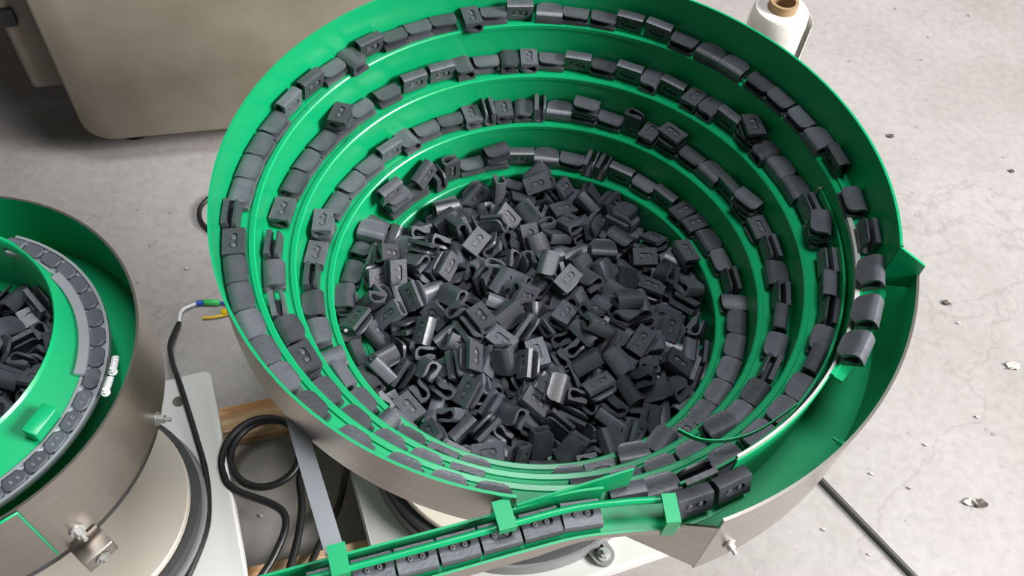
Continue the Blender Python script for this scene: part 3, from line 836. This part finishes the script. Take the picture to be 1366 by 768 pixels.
# ------------------------------------------------------------------ timbers under the plates
for (x, y, L, lab) in ((-0.30, 0.036, 1.25, 'rough pine timber running beneath both base plates behind the cable coil'), (-0.25, -0.236, 0.80, 'rough pine timber beneath the base plates below the discharge chute')):
    q = MB(); q.box((0, 0, 0.0), (L, 0.046, 0.049), bev=0.003)
    o = q.build('timber', WOOD, off=(x, y, 0.0246), smooth=30); o.rotation_euler = (0, 0, 22.5 * D2R); tag(o, lab, 'timber', 'timbers under the feeders')

# ------------------------------------------------------------------ cables
def cable(name, pts, r, material, label, closed=False):
    q = MB(); q.tube(smooth_path(pts, 7), r, 10)
    o = q.build(name, material); tag(o, label, 'cable'); return o
FZ = -ZO + 0.0065
pts = []
cx, cy = -0.374, -0.090
for k in range(0, 22):
    a = -0.12 * PI + k * PI / 6.0
    rr = 0.067 - 0.011 * math.sin(PI * k / 21.0)
    pts.append((cx + rr * 0.95 * math.cos(a) - (0.004 if k > 12 else 0), cy + rr * math.sin(a) + 0.006 * math.sin(PI * k / 21.0), -0.614 + 0.0125 * k / 21.0))
pts = [(-0.36, -0.80, FZ), (-0.345, -0.60, FZ), (-0.325, -0.42, -0.640), (-0.297, -0.300, -0.612), (-0.293, -0.220, -0.614), (-0.300, -0.160, -0.615)] + pts + [(-0.322, -0.175, -0.604), (-0.318, -0.24, -0.606), (-0.352, -0.33, -0.609), (-0.385, -0.42, -0.635), (-0.42, -0.60, FZ), (-0.44, -0.80, FZ)]
cable('power_cable', pts, 0.0058, CABLE, 'thick black cable coiled on the floor between the two base plates')
cable('power_cable', [(-0.23, -0.045, -0.53), (-0.243, -0.088, -0.585), (-0.252, -0.14, -0.64), (-0.260, -0.20, -0.622), (-0.268, -0.27, -0.612), (-0.285, -0.40, -0.64), (-0.30, -0.60, FZ), (-0.30, -0.80, FZ)], 0.0052, CABLE, 'black cable hanging down beside the aluminium support bar')
wire = [(-0.612, 0.160, FZ), (-0.603, 0.105, FZ + 0.02), (-0.575, 0.055, FZ + 0.045), (-0.535, 0.0, -0.592), (-0.480, -0.085, -0.592), (-0.447, -0.140, -0.592), (-0.424, -0.20, -0.592), (-0.420, -0.25, -0.592), (-0.430, -0.33, -0.592), (-0.455, -0.43, -0.592), (-0.49, -0.55, -0.63), (-0.52, -0.68, FZ), (-0.53, -0.85, FZ)]
lead = empty('sensor_lead', (-0.61, 0.17, 0), 'thin black lead with blue, green and yellow connectors lying over the left plate', 'cable')
MB().tube(smooth_path(wire, 7), 0.0046, 10).build('sheath', CABLE, lead)
MB().tube(smooth_path([(-0.612, 0.160, FZ), (-0.616, 0.185, FZ), (-0.603, 0.200, FZ), (-0.590, 0.208, FZ)], 6), 0.0034, 8).build('white_core', WIREW, lead)
def barrel(p, q_, r, material, name): MB().tube([Vector(p), Vector(p).lerp(Vector(q_), .1), Vector(p).lerp(Vector(q_), .9), Vector(q_)], r, 10, rad=[r * .7, r, r, r * .7]).build(name, material, lead)
barrel((-0.596, 0.205, FZ), (-0.584, 0.210, FZ), 0.0052, BLUE, 'blue_connector')
barrel((-0.584, 0.210, FZ), (-0.556, 0.214, FZ), 0.0060, GRNP, 'green_connector')
MB().tube(smooth_path([(-0.556, 0.214, FZ), (-0.535, 0.213, FZ), (-0.515, 0.205, FZ), (-0.49, 0.20, FZ + 0.01)], 6), 0.0026, 8).build('blue_wire', BLUE, lead)
barrel((-0.547, 0.193, FZ), (-0.524, 0.203, FZ), 0.0072, YEL, 'yellow_connector')
MB().tube(smooth_path([(-0.575, 0.178, FZ), (-0.555, 0.183, FZ), (-0.520, 0.200, FZ), (-0.49, 0.212, FZ + 0.01)], 6), 0.0024, 8).build('yellow_wire', YEL, lead)
cable('power_cable', [(-0.60, 0.36, FZ), (-0.645, 0.385, FZ), (-0.662, 0.425, FZ), (-0.64, 0.462, FZ), (-0.58, 0.475, FZ)], 0.0045, CABLE, 'short black cable loop on the floor behind the green rim, near the beige tank')

# ------------------------------------------------------------------ beige tank behind, top left
TY = 18.6 * D2R
tank = empty('machine_tank', (-0.55, 0.62, 0), 'stained beige steel machine cabinet with rounded corner standing behind the bowl', 'machine cabinet')
tf = Vector((math.cos(TY), math.sin(TY), 0)); tb_ = Vector((-tf.y, tf.x, 0))
org = Vector((-0.898, 0.500, 0))
def tp(x, y, z): return org + tf * x + tb_ * y + Vector((0, 0, z))
W_, ZB, ZT, RCN = 0.80, -0.615, 0.35, 0.055
def rounded(inset, y):
    o = []
    x0, x1, z0, z1, r = inset, W_ - inset, ZB + inset, ZT - inset, RCN - inset
    for cx_, cz_, s0 in ((x0 + r, z0 + r, PI), (x1 - r, z0 + r, 1.5 * PI), (x1 - r, z1 - r, 0), (x0 + r, z1 - r, PI / 2)):
        for k in range(7):
            a = s0 + k * PI / 12; o.append(tp(cx_ + r * math.cos(a), y, cz_ + r * math.sin(a)))
    return o
MB().sweep([rounded(0.008, 0.0), rounded(0.002, 0.003), rounded(0, 0.009), rounded(0, 0.020)]).build('front_panel', TANKM, tank)
q = MB(); q.box(tp(W_ / 2, 0.22, (ZB + 0.03 + ZT) / 2), (W_ - 0.06, 0.398, ZT - ZB - 0.05), TY, bev=0.02); q.build('body', TANKM, tank)
q = MB(); q.box(tp(-0.030, 0.085, (-0.50 + ZT) / 2), (0.075, 0.09, ZT + 0.50), TY, bev=0.012); sp = q.build('side_post', TANKM, tank)
q = MB(); q.box(tp(-0.15, 0.55, 0.20), (2.1, 0.76, 0.70), TY, bev=0.03); q.build('added_shade_housing', TANKM, tank)  # unseen overhang, added to shade the floor left of the cabinet
q = MB(); q.box(tp(-0.050, 0.035, -0.340), (0.026, 0.016, 0.030), TY, bev=0.004); sub(q, 'latch', BLACK, sp)
q = MB(); q.box(tp(-0.95, 0.75, -0.41), (0.18, 0.16, 0.529), TY, bev=0.02); q.build('leg', TANKM, tank)
for x, y in ((0.07, 0.09), (W_ - 0.07, 0.09), (0.07, 0.36), (W_ - 0.07, 0.36)):
    q = MB(); p = tp(x, y, 0)
    q.lathe([(0.0005, -ZO + 0.0005), (0.030, -ZO + 0.0005), (0.030, -ZO + 0.012), (0.012, -ZO + 0.018), (0.012, ZB + 0.036), (0.0005, ZB + 0.036)], (p.x, p.y), 20); q.build('foot', BLACK, tank)

# ------------------------------------------------------------------ roll of stretch film, top right
FC = (0.372, 0.768)
roll = empty('film_roll', (FC[0], FC[1], 0), 'upright roll of milky stretch film on a cardboard core standing on the floor', 'film roll')
zr0, zr1 = -ZO + 0.001, -0.302
MB().lathe([(0.0262, zr0 + 0.01), (0.050, zr0 + 0.01), (0.052, zr0 + 0.03), (0.0525, zr1 - 0.03), (0.050, zr1 - 0.004), (0.047, zr1), (0.0262, zr1)], FC, 48, close=True).build('film', FILM, roll)
MB().lathe([(0.0205, zr0), (0.026, zr0), (0.026, zr1 + 0.016), (0.0205, zr1 + 0.016)], FC, 40, close=True).build('core', CARD, roll)
MB().lathe([(0.0560, zr0 + 0.06), (0.0580, zr1 - 0.02), (0.0588, zr1 - 0.02), (0.0568, zr0 + 0.06)], (FC[0] + 0.004, FC[1] + 0.001), 20, 215 * D2R, 300 * D2R, close=True).build('loose_film', FILM, roll)

# ------------------------------------------------------------------ things on the floor
q = MB(); a_, b_ = Vector((0.495, 0.052, -ZO + 0.0055)), Vector((0.70, -0.165, -ZO + 0.0055))
q.tube([a_, a_.lerp(b_, .02), a_.lerp(b_, .98), b_], 0.005, 10, rad=[.0035, .005, .005, .0035])
tag(q.build('steel_rod', RODM), 'thin dull dark steel rod lying on the concrete beside the basin', 'rod')
rs = random.Random(3)
def scrap(p, size, material, label, group=None, curl=0.35):
    q = MB(); n = 9; o = []
    for k in range(n):
        a = k * 2 * PI / n; r = size * rs.uniform(0.45, 1.0)
        o.append((p[0] + r * math.cos(a), p[1] + 0.7 * r * math.sin(a), -ZO + 0.0008 + curl * size * rs.random()))
    t = 0.0012
    c = (p[0], p[1], -ZO + 0.001 + 0.1 * size)
    q.add(o + [c] + [(x, y, z + t) for x, y, z in o] + [(c[0], c[1], c[2] + t)], [(k, n, (k + 1) % n) for k in range(n)] + [(n + 1 + k, n + 1 + (k + 1) % n, 2 * n + 1) for k in range(n)] + [(k, (k + 1) % n, n + 1 + (k + 1) % n, n + 1 + k) for k in range(n)])
    tag(q.build('floor_scrap', material, smooth=None), label, 'scrap', group)
scrap((0.758, 0.036), 0.014, PALE, 'curled pale scrap lying against a brown scrap on the bare concrete')
scrap((0.774, 0.034), 0.016, SCRAP, 'crumpled brown scrap lying alone on the concrete beyond the steel rod')
scrap((0.783, 0.444), 0.011, SCRAP, 'small folded grey scrap on the concrete beside the basin tab')
scrap((0.884, 0.317), 0.016, PALE, 'larger pale crumpled scrap on the open concrete')
scrap((1.02, 0.70), 0.009, SCRAP, 'small dark flake on the open concrete', 'dark flakes on the floor')
scrap((0.985, 0.83), 0.008, SCRAP, 'small dark flake on the open concrete', 'dark flakes on the floor')
scrap((0.73, 0.89), 0.011, SCRAP, 'small dark flake on the open concrete', 'dark flakes on the floor')
scrap((0.52, 0.98), 0.013, SCRAP, 'dark crumpled scrap beside the film roll')
for x, y in ((0.665, 0.33), (0.80, 0.40), (0.70, 0.13), (0.60, 0.06), (0.66, 0.045), (0.56, -0.02), (0.58, -0.08), (0.51, -0.05), (0.93, 0.19), (0.80, 0.20), (-1.10, 0.55), (-0.64, 0.28), (-0.45, 0.17), (-0.37, -0.16)):
    scrap((x, y), 0.0045, PALE, 'tiny white fleck of plastic on the concrete floor', 'white flecks on the floor', 0.6)
